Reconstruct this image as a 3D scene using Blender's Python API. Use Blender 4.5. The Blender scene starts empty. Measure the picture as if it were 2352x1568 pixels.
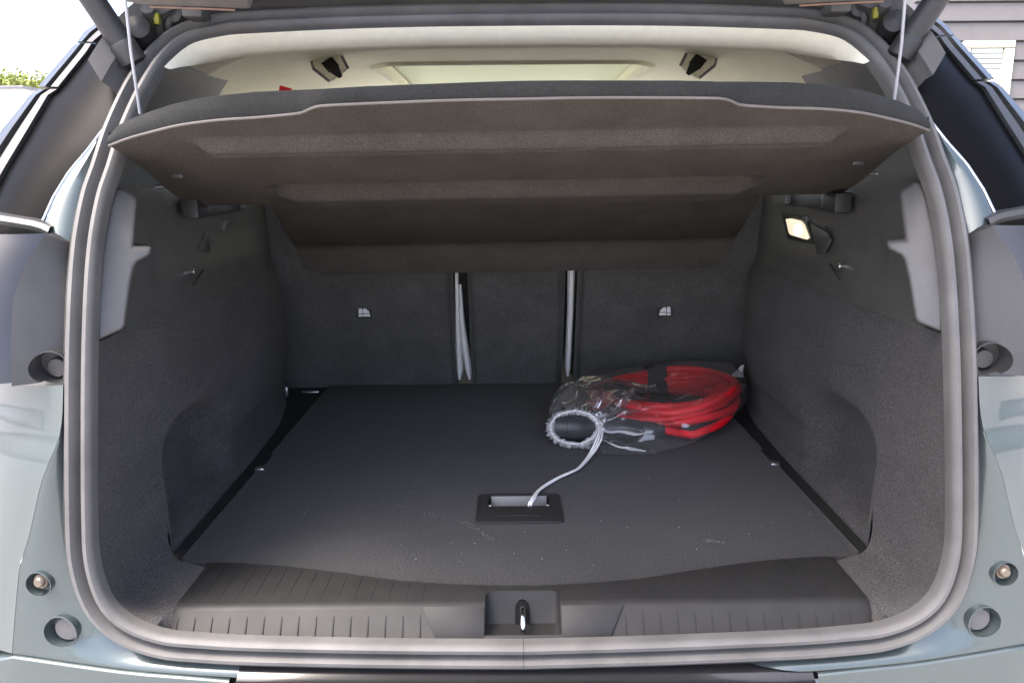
import bpy, bmesh, math, random
from mathutils import Vector, Matrix, noise
R = math.radians
random.seed(7)
sc = bpy.context.scene
col = sc.collection

# ------------------------------------------------------------------ camera
FPX, CX, CY = 1767.0, 1176.0, 784.0          # focal length and centre of the 2352 x 1568 frame
CAM = Vector((-0.0156, 0.0, 0.60))
PITCH, YAW, ROLL = R(12.1), 0.0037, 0.0085
Fv = Vector((math.sin(YAW)*math.cos(PITCH), math.cos(YAW)*math.cos(PITCH), -math.sin(PITCH)))
R0 = Vector((math.cos(YAW), -math.sin(YAW), 0))
U0 = R0.cross(Fv)
Rv = R0*math.cos(ROLL) - U0*math.sin(ROLL)
Uv = R0*math.sin(ROLL) + U0*math.cos(ROLL)
cd = bpy.data.cameras.new('camera'); cam = bpy.data.objects.new('camera', cd); col.objects.link(cam)
cd.sensor_width = 36; cd.lens = 36*FPX/2352; cd.clip_start = 0.01; cd.clip_end = 2000
m = Matrix.Identity(4)
for i, a in enumerate((Rv, Uv, -Fv)):
    m[0][i], m[1][i], m[2][i] = a
m.translation = CAM
cam.matrix_world = m
sc.camera = cam

# ------------------------------------------------------------------ sky, sun, exposure
SUN_EL, SUN_AZ = R(66), R(-125)              # azimuth clockwise from +Y: left of the car, a little behind the camera
w = bpy.data.worlds.new('World'); sc.world = w; w.use_nodes = True
nt = w.node_tree; nt.nodes.clear()
so = nt.nodes.new('ShaderNodeOutputWorld'); bg = nt.nodes.new('ShaderNodeBackground'); sk = nt.nodes.new('ShaderNodeTexSky')
sk.sky_type = 'NISHITA'; sk.sun_disc = False; sk.sun_elevation = SUN_EL; sk.sun_rotation = SUN_AZ
sk.air_density = 0.45; sk.dust_density = 4.0; sk.ozone_density = 0.0
bg.inputs['Strength'].default_value = 0.15
nt.links.new(sk.outputs[0], bg.inputs[0]); nt.links.new(bg.outputs[0], so.inputs[0])
sd = bpy.data.lights.new('sun', 'SUN'); sun = bpy.data.objects.new('sun', sd); col.objects.link(sun)
sd.energy = 0.6; sd.angle = R(14); sd.color = (1, 0.95, 0.88)
sdir = Vector((math.sin(SUN_AZ)*math.cos(SUN_EL), math.cos(SUN_AZ)*math.cos(SUN_EL), math.sin(SUN_EL)))
sun.rotation_euler = sdir.to_track_quat('Z', 'Y').to_euler()
vs = sc.view_settings
vs.view_transform = 'Standard'; vs.look = 'None'; vs.gamma = 1; vs.use_curve_mapping = False
vs.exposure = 3.0

# ------------------------------------------------------------------ measuring helpers
def ray(u, v): return Fv + Rv*((u-CX)/FPX) - Uv*((v-CY)/FPX)
def at(u, v, Y):
    d = ray(u, v); return CAM + d*((Y-CAM.y)/d.y)
def atz(u, v, z):
    d = ray(u, v); return CAM + d*((z-CAM.z)/d.z)
def lerp(a, b, t): return a + (b-a)*t
def interp(pts, x):
    if x <= pts[0][0]: return pts[0][1]
    for (a, b), (c, d) in zip(pts, pts[1:]):
        if x <= c: return b + (d-b)*(x-a)/(c-a)
    return pts[-1][1]
def smooth(a, b, x):
    t = max(0, min(1, (x-a)/(b-a))); return t*t*(3-2*t)
YO = [(-.3, .925), (0, .935), (.3, .955), (.45, .985), (.6, 1.06), (.75, 1.17), (.85, 1.262), (1.05, 1.45)]
def Yo(z): return (interp(YO, z-.05) + interp(YO, z) + interp(YO, z+.05))/3
def dYo(z): return (Yo(z+.02)-Yo(z-.02))/.04
def aty(u, v, off=0.0):                       # where a sight line meets the leaning tailgate aperture
    Y = 1.0
    for _ in range(40): Y = .5*Y + .5*(Yo(at(u, v, Y).z)+off)
    return at(u, v, Y)
def catmull(pts, n=8, closed=False):
    P = [Vector(p) for p in pts]; out = []; L = len(P)
    for i in range(L if closed else L-1):
        if closed: a, b, c, d = P[i-1], P[i], P[(i+1) % L], P[(i+2) % L]
        else: a, b, c, d = P[max(i-1, 0)], P[i], P[i+1], P[min(i+2, L-1)]
        for k in range(n):
            t = k/n
            out.append(.5*((2*b) + (c-a)*t + (2*a-5*b+4*c-d)*t*t + (3*b-a-3*c+d)*t**3))
    if not closed: out.append(P[-1])
    return out
def resample(P, n):
    L = [0]
    for a, b in zip(P, P[1:]): L.append(L[-1] + (b-a).length)
    out = []
    j = 0
    for i in range(n):
        s = L[-1]*i/(n-1)
        while j < len(P)-2 and L[j+1] < s: j += 1
        t = (s-L[j])/max(1e-9, L[j+1]-L[j])
        out.append(P[j].lerp(P[j+1], min(1, t)))
    return out
def mir(P, s): return [Vector((p.x if s < 0 else -p.x, p.y, p.z)) for p in P]

# ------------------------------------------------------------------ materials
MATS = {}
def nodes(name):
    mt = bpy.data.materials.new(name); mt.use_nodes = True
    n = mt.node_tree.nodes; b = n['Principled BSDF']
    MATS[name] = mt
    return mt, mt.node_tree, b
def tex(ntree, scale, detail=3, rough=.6, stretch=None):
    c = ntree.nodes.new('ShaderNodeTexCoord'); t = ntree.nodes.new('ShaderNodeTexNoise')
    t.inputs['Scale'].default_value = scale; t.inputs['Detail'].default_value = detail; t.inputs['Roughness'].default_value = rough
    if stretch:
        mp = ntree.nodes.new('ShaderNodeMapping'); mp.inputs['Scale'].default_value = stretch
        ntree.links.new(c.outputs['Object'], mp.inputs[0]); ntree.links.new(mp.outputs[0], t.inputs['Vector'])
    else: ntree.links.new(c.outputs['Object'], t.inputs['Vector'])
    return t.outputs['Fac']
def ramp(ntree, fac, stops):
    r = ntree.nodes.new('ShaderNodeValToRGB'); e = r.color_ramp.elements
    while len(e) < len(stops): e.new(.5)
    for el, (p, c) in zip(e, stops):
        el.position = p; el.color = (*c, 1)
    ntree.links.new(fac, r.inputs[0]); return r.outputs[0]
def bump(ntree, b, fac, strength, dist):
    n = ntree.nodes.new('ShaderNodeBump'); n.inputs['Strength'].default_value = strength; n.inputs['Distance'].default_value = dist
    ntree.links.new(fac, n.inputs['Height']); ntree.links.new(n.outputs[0], b.inputs['Normal'])
def mat(name, c, rough=.5, metal=0, spec=.5, coat=0, var=.12, vscale=30, bscale=0, bstr=.2, bdist=.0005, sheen=0, rvar=0):
    mt, t, b = nodes(name)
    f = tex(t, vscale, 4)
    lo = tuple(x*(1-var) for x in c); hi = tuple(min(1, x*(1+var)) for x in c)
    t.links.new(ramp(t, f, [(.3, lo), (.7, hi)]), b.inputs['Base Color'])
    b.inputs['Roughness'].default_value = rough; b.inputs['Metallic'].default_value = metal
    b.inputs['Specular IOR Level'].default_value = spec; b.inputs['Coat Weight'].default_value = coat; b.inputs['Coat Roughness'].default_value = .03
    if sheen:
        b.inputs['Sheen Weight'].default_value = sheen; b.inputs['Sheen Roughness'].default_value = .5
    if bscale: bump(t, b, tex(t, bscale, 2), bstr, bdist)
    if rvar:
        mr = t.nodes.new('ShaderNodeMapRange'); mr.inputs['To Min'].default_value = rough-rvar; mr.inputs['To Max'].default_value = rough+rvar
        t.links.new(tex(t, vscale*.6, 4), mr.inputs[0]); t.links.new(mr.outputs[0], b.inputs['Roughness'])
    return mt
def carpet(name, c, speck=.55, scale=420, sheen=.03):
    mt, t, b = nodes(name)
    fine = tex(t, scale, 2, .7); big = tex(t, 6, 5, .65, (1.6, 1, 2.2))
    c1 = ramp(t, fine, [(.36, tuple(x*(1-speck) for x in c)), (.5, c), (.64, tuple(min(1, x*(1+speck*1.5)) for x in c))])
    mx = t.nodes.new('ShaderNodeMix'); mx.data_type = 'RGBA'; mx.blend_type = 'MULTIPLY'; mx.inputs['Factor'].default_value = 1
    t.links.new(c1, mx.inputs['A']); t.links.new(ramp(t, big, [(.32, (.84,)*3), (.68, (1.12,)*3)]), mx.inputs['B'])
    t.links.new(mx.outputs['Result'], b.inputs['Base Color'])
    b.inputs['Roughness'].default_value = .95; b.inputs['Specular IOR Level'].default_value = .03
    b.inputs['Sheen Weight'].default_value = sheen; b.inputs['Sheen Roughness'].default_value = .7
    bump(t, b, tex(t, scale*.8, 3, .7), .7, .0012)
    return mt
carpet('carpet', (.0150, .0148, .0144), .7, 330, .115)
carpet('carpet_side', (.054, .0522, .051), .36, 380, .05)
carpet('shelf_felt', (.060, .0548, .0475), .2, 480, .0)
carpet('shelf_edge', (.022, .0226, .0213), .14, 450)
carpet('seat_carpet', (.085, .084, .079), .28)
mat('black_plastic', (.016, .016, .016), .55, bscale=900, bstr=.25, bdist=.0004)
mat('dark_trim', (.072, .072, .067), .5, spec=.5, bscale=1100, bstr=.35, bdist=.0004)
mat('cavity', (.004, .004, .004), .7, spec=.1)  # near-black: painted shade of the striker slot, also the seal joint
mat('sill_plastic', (.020, .020, .020), .5, spec=.22, bscale=1300, bstr=.3, bdist=.0003, rvar=.06)
mat('surround_plastic', (.028, .028, .028), .45, bscale=900, bstr=.2, bdist=.0003)
mat('grey_plastic', (.052, .052, .0515), .45, bscale=900, bstr=.2, bdist=.0003)
mat('rubber', (.092, .090, .087), .62, spec=.5, var=.2, vscale=14, bscale=500, bstr=.12, bdist=.0004, rvar=.08)
mat('paint', (.066, .086, .086), .32, metal=.45, spec=.4, coat=.7, var=.05, vscale=700)
mat('gloss_black', (.012, .012, .013), .16, spec=.5, coat=.3, var=.1)
mat('pillar_black', (.003, .003, .0033), .38, spec=.04, var=.1)
mat('silver_trim', (.03, .032, .034), .28, spec=.5, var=.08)
mat('skylit_grey', (.13, .13, .13), .45, var=.05)
mat('lamp_red', (.05, .03, .03), .15, coat=.6)
mat('cream', (.88, .845, .68), .85, var=.04, vscale=60, bscale=700, bstr=.3, bdist=.0005)
mat('chrome', (.7, .7, .7), .16, metal=1, var=.03)
mat('steel', (.5, .5, .5), .35, metal=1)
mat('bolt', (.15, .125, .10), .4, metal=.6)
mat('white_plastic', (.75, .75, .74), .4, var=.03)
mat('white_cord', (.8, .8, .8), .6, var=.05, bscale=900, bstr=.5)
mat('lint_grey', (.2, .2, .195), .9)
mat('piping', (.10, .088, .078), .7)
mat('grey_cord', (.25, .25, .26), .7)
mat('red_cable', (.85, .008, .02), .42, spec=.5, var=.08, vscale=20)
mat('connector', (.035, .036, .038), .4, bscale=800, bstr=.1)
mat('strap', (.03, .03, .032), .9, bscale=900, bstr=.5)
mat('yellow', (.33, .32, .04), .5)
mat('rust_tape', (.16, .09, .055), .6)
mat('panel_brown', (.13, .115, .10), .6, bscale=500)
mat('bumper_grey', (.085, .085, .085), .6, bscale=300, bstr=.3)
mat('concrete', (.37, .36, .345), .9, vscale=8, var=.12, bscale=120, bstr=.5, bdist=.003)  # pale tone invented for unseen ground, to throw light up into the boot
mat('siding', (.10, .095, .092), .6, var=.06, vscale=6)
mat('window_frame', (.62, .58, .46), .5)
mat('render_white', (.6, .6, .6), .8, var=.05, vscale=3)
mat('coping', (.2, .2, .21), .6)
mat('bark', (.08, .055, .04), .9, vscale=20, var=.4)
mat('leaf', (.26, .29, .07), .6, var=.5, vscale=2)
mat('blind', (.5, .55, .5), .6)
mat('tint_glass', (.01, .012, .014), .05, spec=.6)
def bagmat(name, haze, gloss_boost, gbase=.09, col3=(.9, .92, .95), bstr=.5, bscale=60, rough=.09):
    mt, t, b = nodes(name); t.nodes.remove(b)
    out = t.nodes['Material Output']
    tr = t.nodes.new('ShaderNodeBsdfTransparent'); tr.inputs[0].default_value = (.97, .975, .98, 1)
    gl = t.nodes.new('ShaderNodeBsdfGlossy'); gl.inputs['Roughness'].default_value = rough
    df = t.nodes.new('ShaderNodeBsdfDiffuse'); df.inputs[0].default_value = (*col3, 1)
    tl = t.nodes.new('ShaderNodeBsdfTranslucent'); tl.inputs[0].default_value = (*col3, 1)
    lw = t.nodes.new('ShaderNodeLayerWeight'); lw.inputs['Blend'].default_value = .5
    pw = t.nodes.new('ShaderNodeMath'); pw.operation = 'POWER'; pw.inputs[1].default_value = 2.4
    mth = t.nodes.new('ShaderNodeMath'); mth.operation = 'MULTIPLY_ADD'; mth.inputs[1].default_value = gloss_boost; mth.inputs[2].default_value = gbase; mth.use_clamp = True
    bp = t.nodes.new('ShaderNodeBump'); bp.inputs['Strength'].default_value = bstr; bp.inputs['Distance'].default_value = .004
    t.links.new(tex(t, bscale, 3, .5, (1, 1.6, 1)), bp.inputs['Height'])
    for n in (gl, df, lw): t.links.new(bp.outputs[0], n.inputs['Normal'])
    t.links.new(lw.outputs['Facing'], pw.inputs[0]); t.links.new(pw.outputs[0], mth.inputs[0])
    m0 = t.nodes.new('ShaderNodeMixShader'); m0.inputs[0].default_value = .5
    t.links.new(df.outputs[0], m0.inputs[1]); t.links.new(tl.outputs[0], m0.inputs[2])
    m1 = t.nodes.new('ShaderNodeMixShader'); m1.inputs[0].default_value = haze
    t.links.new(tr.outputs[0], m1.inputs[1]); t.links.new(m0.outputs[0], m1.inputs[2])
    m2 = t.nodes.new('ShaderNodeMixShader'); t.links.new(mth.outputs[0], m2.inputs[0])
    t.links.new(m1.outputs[0], m2.inputs[1]); t.links.new(gl.outputs[0], m2.inputs[2])
    t.links.new(m2.outputs[0], out.inputs[0])
bagmat('bag_film', .075, .8, .11, bstr=.2, bscale=14, rough=.08)
bagmat('bag_crumple', .18, .8, .42, (1, 1, 1), bstr=.35, bscale=26, rough=.13)
bagmat('bag_crease', .22, .5, .22, bscale=120)
bagmat('bag_frill', .93, .3, .10, (1, 1, 1), bscale=160)
def roofglass():
    mt, t, b = nodes('roof_blind'); t.nodes.remove(b)
    d = t.nodes.new('ShaderNodeBsdfDiffuse'); d.inputs[0].default_value = (.62, .65, .5, 1)
    l = t.nodes.new('ShaderNodeBsdfTranslucent'); l.inputs[0].default_value = (.55, .6, .42, 1)
    x = t.nodes.new('ShaderNodeMixShader'); x.inputs[0].default_value = .045
    t.links.new(d.outputs[0], x.inputs[1]); t.links.new(l.outputs[0], x.inputs[2])
    t.links.new(x.outputs[0], t.nodes['Material Output'].inputs[0])
roofglass()
def greenglass():
    mt, t, b = nodes('green_glass'); t.nodes.remove(b)
    a = t.nodes.new('ShaderNodeBsdfTransparent'); a.inputs[0].default_value = (.86, .92, .74, 1)
    g_ = t.nodes.new('ShaderNodeBsdfGlossy'); g_.inputs['Roughness'].default_value = .03
    x = t.nodes.new('ShaderNodeMixShader'); x.inputs[0].default_value = .06
    t.links.new(a.outputs[0], x.inputs[1]); t.links.new(g_.outputs[0], x.inputs[2])
    t.links.new(x.outputs[0], t.nodes['Material Output'].inputs[0])
greenglass()
def emit(name, c, s):
    mt, t, b = nodes(name)
    b.inputs['Base Color'].default_value = (*c, 1); b.inputs['Emission Color'].default_value = (*c, 1); b.inputs['Emission Strength'].default_value = s
emit('lamp_glow', (1, .86, .62), .085); emit('lamp_core', (1, .95, .85), .6)

# ------------------------------------------------------------------ object helpers
def put(name, me, mt, parent=None, label=None, kind=None):
    o = bpy.data.objects.new(name, me); col.objects.link(o)
    if mt: me.materials.append(MATS[mt])
    if parent:
        o.parent = parent
        if parent.type == 'EMPTY': o.matrix_parent_inverse = Matrix.Translation(-parent.location)
    if label: o['label'] = label
    if kind: o['kind'] = kind
    return o
def mesh(name, V, Fc, mt, parent=None, sm=True, label=None, kind=None, bev=0, seg=2, ang=35):
    bm = bmesh.new()
    vs_ = [bm.verts.new(v) for v in V]
    for f in Fc:
        try: bm.faces.new([vs_[i] for i in f])
        except ValueError: pass
    bmesh.ops.recalc_face_normals(bm, faces=bm.faces)
    if bev:
        es = [e for e in bm.edges if len(e.link_faces) == 2 and e.calc_face_angle(0) > R(ang)]
        bmesh.ops.bevel(bm, geom=es, offset=bev, segments=seg, profile=.5, affect='EDGES', clamp_overlap=True)
    me = bpy.data.meshes.new(name); bm.to_mesh(me); bm.free()
    if sm:
        me.polygons.foreach_set('use_smooth', [True]*len(me.polygons))
        me.set_sharp_from_angle(angle=R(38))
    return put(name, me, mt, parent, label, kind)
def gridf(nr, nc, close=False):
    F = []
    for i in range(nr-1):
        for j in range(nc if close else nc-1):
            k = (j+1) % nc
            F.append((i*nc+j, i*nc+k, (i+1)*nc+k, (i+1)*nc+j))
    return F
def grid(name, rows, mt, parent=None, thick=None, **k):
    nr, nc = len(rows), len(rows[0])
    V = [p for r in rows for p in r]; F = gridf(nr, nc)
    if thick is not None:
        n = len(V); d = Vector(thick)
        V = V + [Vector(p)+d for p in V]
        F = F + [tuple(i+n for i in f) for f in gridf(nr, nc)]
        B = [(0, j) for j in range(nc)] + [(i, nc-1) for i in range(1, nr)] + [(nr-1, j) for j in range(nc-2, -1, -1)] + [(i, 0) for i in range(nr-2, 0, -1)]
        idx = [i*nc+j for i, j in B]
        for a, b in zip(idx, idx[1:]+idx[:1]): F.append((a, b, b+n, a+n))
    return mesh(name, V, F, mt, parent, **k)
def prism(name, poly, d, mt, parent=None, bev=0, sm=True, **k):
    n = len(poly); d = Vector(d)
    V = [Vector(p) for p in poly] + [Vector(p)+d for p in poly]
    F = [tuple(range(n)), tuple(range(2*n-1, n-1, -1))] + [(i, (i+1) % n, (i+1) % n+n, i+n) for i in range(n)]
    return mesh(name, V, F, mt, parent, sm=sm, bev=bev, **k)
def boxv(c, s, rot=None):
    M_ = rot or Matrix.Identity(3); V = []
    for x in (-1, 1):
        for y in (-1, 1):
            for z in (-1, 1): V.append(Vector(c) + M_ @ Vector((x*s[0]/2, y*s[1]/2, z*s[2]/2)))
    return V, [(0, 1, 3, 2), (4, 6, 7, 5), (0, 4, 5, 1), (2, 3, 7, 6), (0, 2, 6, 4), (1, 5, 7, 3)]
def box(name, c, s, mt, parent=None, rot=None, bev=.002, **k):
    V, F = boxv(c, s, rot); return mesh(name, V, F, mt, parent, bev=bev, **k)
def tubedata(P, rad, n=10, caps=True, sq=1.0):
    P = [Vector(p) for p in P]; V, F = [], []
    up = Vector((0, 0, 1)); prev = None
    for i, p in enumerate(P):
        t = (P[min(i+1, len(P)-1)] - P[max(i-1, 0)]).normalized()
        if prev is None:
            a = t.cross(up)
            if a.length < .01: a = t.cross(Vector((1, 0, 0)))
        else: a = prev - t*prev.dot(t)
        a.normalize(); prev = a; b = t.cross(a)
        r = rad(i/(len(P)-1)) if callable(rad) else rad
        for k in range(n):
            q = 2*math.pi*k/n; V.append(p + a*(math.cos(q)*r) + b*(math.sin(q)*r*sq))
    F = gridf(len(P), n, True)
    if caps:
        F.append(tuple(range(n))); F.append(tuple(range((len(P)-1)*n, len(P)*n)))
    return V, F
def tube(name, P, rad, mt, parent=None, n=10, **k):
    V, F = tubedata(P, rad, n); return mesh(name, V, F, mt, parent, **k)
def lathe(name, prof, c, axis, mt, parent=None, n=28, **k):   # prof: (distance along axis, radius)
    ax = Vector(axis).normalized(); a = ax.orthogonal().normalized(); b = ax.cross(a); V = []
    for d, r in prof:
        for q in range(n):
            th = 2*math.pi*q/n; V.append(Vector(c) + ax*d + (a*math.cos(th) + b*math.sin(th))*r)
    F = gridf(len(prof), n, True) + [tuple(range(n)), tuple(range((len(prof)-1)*n, len(prof)*n))]
    return mesh(name, V, F, mt, parent, **k)
def cut(o, V, F):                             # subtract a solid from o's mesh
    t = mesh('cutter', V, F, None, sm=False)
    md = o.modifiers.new('cut', 'BOOLEAN'); md.operation = 'DIFFERENCE'; md.solver = 'EXACT'; md.object = t
    dg = bpy.context.evaluated_depsgraph_get(); dg.update()
    me = bpy.data.meshes.new_from_object(o.evaluated_get(dg))
    o.modifiers.remove(md); old = o.data; o.data = me; me.name = o.name
    bpy.data.meshes.remove(old)
    tm = t.data; bpy.data.objects.remove(t); bpy.data.meshes.remove(tm)
    me.set_sharp_from_angle(angle=R(38))
def cyl(c, ax, r, L, n=32, sx=1.0):
    ax = Vector(ax).normalized(); a = ax.orthogonal().normalized(); b = ax.cross(a)
    V = [Vector(c)+ax*d+(a*math.cos(2*math.pi*q/n)+b*math.sin(2*math.pi*q/n))*r for d in (-L, L) for q in range(n)]
    return V, gridf(2, n, True) + [tuple(range(n)), tuple(range(n, 2*n))]
from mathutils.bvhtree import BVHTree
def hit(o, u, v, flip=1):                      # point of o on the sight line of a left-hand pixel
    me = o.data; T = BVHTree.FromPolygons([Vector((p.co.x*flip, p.co.y, p.co.z)) for p in me.vertices], [tuple(p.vertices) for p in me.polygons])
    r_ = T.ray_cast(CAM, ray(u, v).normalized())
    return r_[0]
def empty(name, loc, label, cat, group=None):
    o = bpy.data.objects.new(name, None); col.objects.link(o); o.location = loc; o.empty_display_size = .1
    o['label'] = label; o['category'] = cat
    if group: o['group'] = group
    return o
def tag(o, label, cat, kind=None):
    o['label'] = label; o['category'] = cat
    if kind: o['kind'] = kind
def sweep(P, prof, nrm, outw, closed=True):   # profile (outward, towards the rear) carried along P
    V = []; n = len(P)
    for i, p in enumerate(P):
        t = (P[(i+1) % n] - P[i-1]).normalized() if closed else (P[min(i+1, n-1)]-P[max(i-1, 0)]).normalized()
        r = nrm(p); r = (r - t*r.dot(t)).normalized(); o = t.cross(r)
        if o.dot(outw(p)) < 0: o = -o
        for a, b in prof: V.append(p + o*a + r*b)
    return V
GROUND = -.74

# ================================================================== large structure
g = grid('ground', [[(x, y, GROUND) for x in (-400, -20, -4, 4, 20, 400)] for y in (-400, -20, -4, 4, 20, 400)], 'concrete', sm=False)
g['kind'] = 'structure'; g['label'] = 'unseen ground under the car, made pale to bounce light'

# house with horizontal siding on the far side
HY = 9.0
house = empty('house', (8, HY, GROUND), 'pale cream house wall of horizontal boards behind the open boot', 'house')
hx0, hx1 = at(2100, 60, HY).x, 12.0
box('wall', ((hx0+hx1)/2, HY+.25, 1.7), (hx1-hx0, .4, 4.9), 'siding', house, bev=0)
wz1, wz0 = at(2260, 95, HY).z, .35
wx0, wx1 = at(2205, 150, HY).x, at(2322, 150, HY).x
pz = at(2300, 95, HY).z % .205
z = GROUND + .05; k = 0
zs = []
zt = wz1
while zt > GROUND: zs.append(zt-.205); zt -= .205
zt = wz1
while zt < 4.0: zs.append(zt); zt += .205
for z in zs:
    segs = [(hx0, hx1)] if z >= wz1-.01 or z+.2 < wz0 else [(hx0, wx0), (wx1, hx1)]
    for a, b in segs:
        prism('plank', [(a, HY+.05, z+.005), (a, HY-.012, z+.008), (a, HY+.012, z+.19), (a, HY+.05, z+.19)], (b-a, 0, 0), 'siding', house, sm=False)
win = box('window', ((wx0+wx1)/2, HY+.04, (wz0+wz1)/2), (wx1-wx0, .02, wz1-wz0), 'tint_glass', house, bev=0)
for nm, c, s in (('frame', ((wx0+wx1)/2, HY-.005, wz1-.035), (wx1-wx0, .07, .07)), ('frame', (wx0+.04, HY-.005, (wz0+wz1)/2-.04), (.08, .07, wz1-wz0-.08)),
                 ('frame', (wx1-.05, HY-.005, (wz0+wz1)/2-.04), (.10, .07, wz1-wz0-.08)), ('sill', ((wx0+wx1)/2, HY-.03, wz0-.03), (wx1-wx0+.1, .14, .05))):
    box(nm, c, s, 'window_frame', win, bev=.006)
for i in range(26):
    zz = wz1-.1-i*.055
    if zz > wz0+.03: box('slat', ((wx0+wx1)/2, HY+.012, zz), (wx1-wx0-.22, .03, .045), 'blind', win, bev=0)

# white outbuilding and tree far on the left
GY = 20.0
gt = at(40, 201, GY).z
ga = empty('garage', (-17, GY, GROUND), 'low white outbuilding with a grey roof edge beside the tree', 'building')
box('wall', (-20, GY+2, (gt+GROUND)/2), (16, 4, gt-GROUND), 'render_white', ga, bev=.02)
box('roof_edge', (-20, GY+2, gt+.0), (16.2, 4.3, .05), 'coping', ga, bev=.01)
TY = 27.0
tt = at(40, 166, TY)
tree = empty('tree', (tt.x-.5, TY, GROUND), 'sunlit yellow green tree top above the white outbuilding', 'tree')
base = Vector((tt.x-.5, TY, GROUND))
tv, tf = tubedata([base, base+Vector((.05, 0, 1.4)), base+Vector((-.05, .1, 2.6)), base+Vector((.1, .1, 3.9))], lambda t: .16*(1-.7*t), 8)
for i in range(7):
    a = i*2.4; s0 = base+Vector((0, .05, 2.0+.22*i)); e0 = s0+Vector((math.cos(a)*1.0, math.sin(a)*1.0, .7))
    v2, f2 = tubedata([s0, s0.lerp(e0, .5)+Vector((0, 0, .1)), e0], lambda t: .05*(1-.7*t), 6); k = len(tv)
    tv += v2; tf += [tuple(q+k for q in f) for f in f2]
mesh('trunk', tv, tf, 'bark', tree)
V, F = [], []
cc = base + Vector((0, 0, 3.4)); top = tt.z - cc.z
clumps = [cc + Vector((random.gauss(0, .95), random.gauss(0, .8), random.uniform(-1.3, top-.35))) for _ in range(46)] + [cc + Vector((random.gauss(.2, 1.1), random.gauss(0, .6), top-random.uniform(.3, .8))) for _ in range(40)]
for c in clumps:
    for _ in range(130):
        d = Vector((random.gauss(0, 1), random.gauss(0, 1), random.gauss(0, .8))).normalized()*random.uniform(.1, .48)
        p = c + d
        if p.z > tt.z+.05: continue
        n_ = Vector((random.gauss(0, 1), random.gauss(0, 1), random.gauss(0, 1)+.6)).normalized(); a = n_.orthogonal().normalized(); b = n_.cross(a); s = random.uniform(.05, .09)
        k = len(V); V += [p-a*s, p-b*s*.5, p+a*s, p+b*s*.5]; F.append((k, k+1, k+2, k+3))
mesh('crown', V, F, 'leaf', tree, sm=False)

# ================================================================== the car
car = empty('car', (0, 1.6, GROUND), 'pale blue green car seen into its open boot', 'car')

# --- aperture seal -------------------------------------------------
SEAL = [(900, 1503), (600, 1497), (462, 1490), (370, 1480), (285, 1448), (225, 1391), (191, 1296), (183, 1176), (182, 950), (184, 784), (190, 640),
        (200, 540), (218, 450), (238, 392), (268, 300), (315, 200), (365, 128), (425, 82), (510, 60), (588, 53), (800, 43), (1000, 38)]
sealL = [aty(u, v) for u, v in SEAL]
pts = [Vector((0, aty(1192, 1505).y, aty(1192, 1505).z))] + sealL + [Vector((0, aty(1190, 36).y, aty(1190, 36).z))] + [Vector((-p.x, p.y, p.z)) for p in reversed(sealL)]
sealP = resample(catmull(pts+[pts[0]], 10), 261)[:-1]
SN = lambda p: Vector((0, -1, dYo(p.z)))
SC = Vector((0, 1.0, .40))
SOUT = lambda p: Vector((p.x*1.2, 0, p.z-.40))
prof = [(-.0180, -.012), (-.0186, .002), (-.0172, .0085), (-.0132, .0120), (-.0080, .0112), (-.0048, .0045), (-.0034, -.004), (-.0012, -.005), (.0008, -.003), (.0024, .007), (.0062, .0138), (.0106, .0138), (.0142, .0095), (.0152, .003), (.0165, .0015), (.0165, -.012)]
V = sweep(sealP, prof, SN, SOUT)
mesh('weatherstrip', V, [tuple(f) for f in gridf(len(sealP), len(prof))] + [((len(sealP)-1)*len(prof)+j, (len(sealP)-1)*len(prof)+j+1, j+1, j) for j in range(len(prof)-1)], 'rubber', car)
# thin outer lip of the strip
lp = [(.0165, -.01), (.0170, .0025), (.0182, .0042), (.0196, .0025), (.0200, -.01)]
V = sweep(sealP, lp, SN, SOUT)
mesh('seal_lip', V, gridf(len(sealP), len(lp)) + [((len(sealP)-1)*len(lp)+j, (len(sealP)-1)*len(lp)+j+1, j+1, j) for j in range(len(lp)-1)], 'rubber', car)
jn = [p for p in sealP if abs(p.x) < .3 and p.z < .1]; jn = min(jn, key=lambda p: abs(p.x-.004))
Vj = []
for dx in (-.0003, .0003):
    Vj += sweep([jn+Vector((-.01+dx, 0, 0)), jn+Vector((dx, 0, 0)), jn+Vector((.01+dx, 0, 0))], [(a*1.01, b+.0004) for a, b in prof], SN, SOUT, closed=False)[len(prof):2*len(prof)]
mesh('seal_joint', Vj, gridf(2, len(prof)), 'cavity', car)
def sealoff(o, r):                            # seal path shifted outward / to the rear
    return sweep(sealP, [(o, r)], SN, SOUT)
inner = sealoff(-.0170, .0); outer = sealoff(.0175, -.006)
half = len(sealP)//2
innerL, outerL = inner[:half+1], outer[:half+1]      # bottom centre -> left side -> top centre
def pathz(P, z, lo=True):
    best = min((p for p in P if p.x < -.25), key=lambda p: abs(p.z-z)); return best

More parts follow.
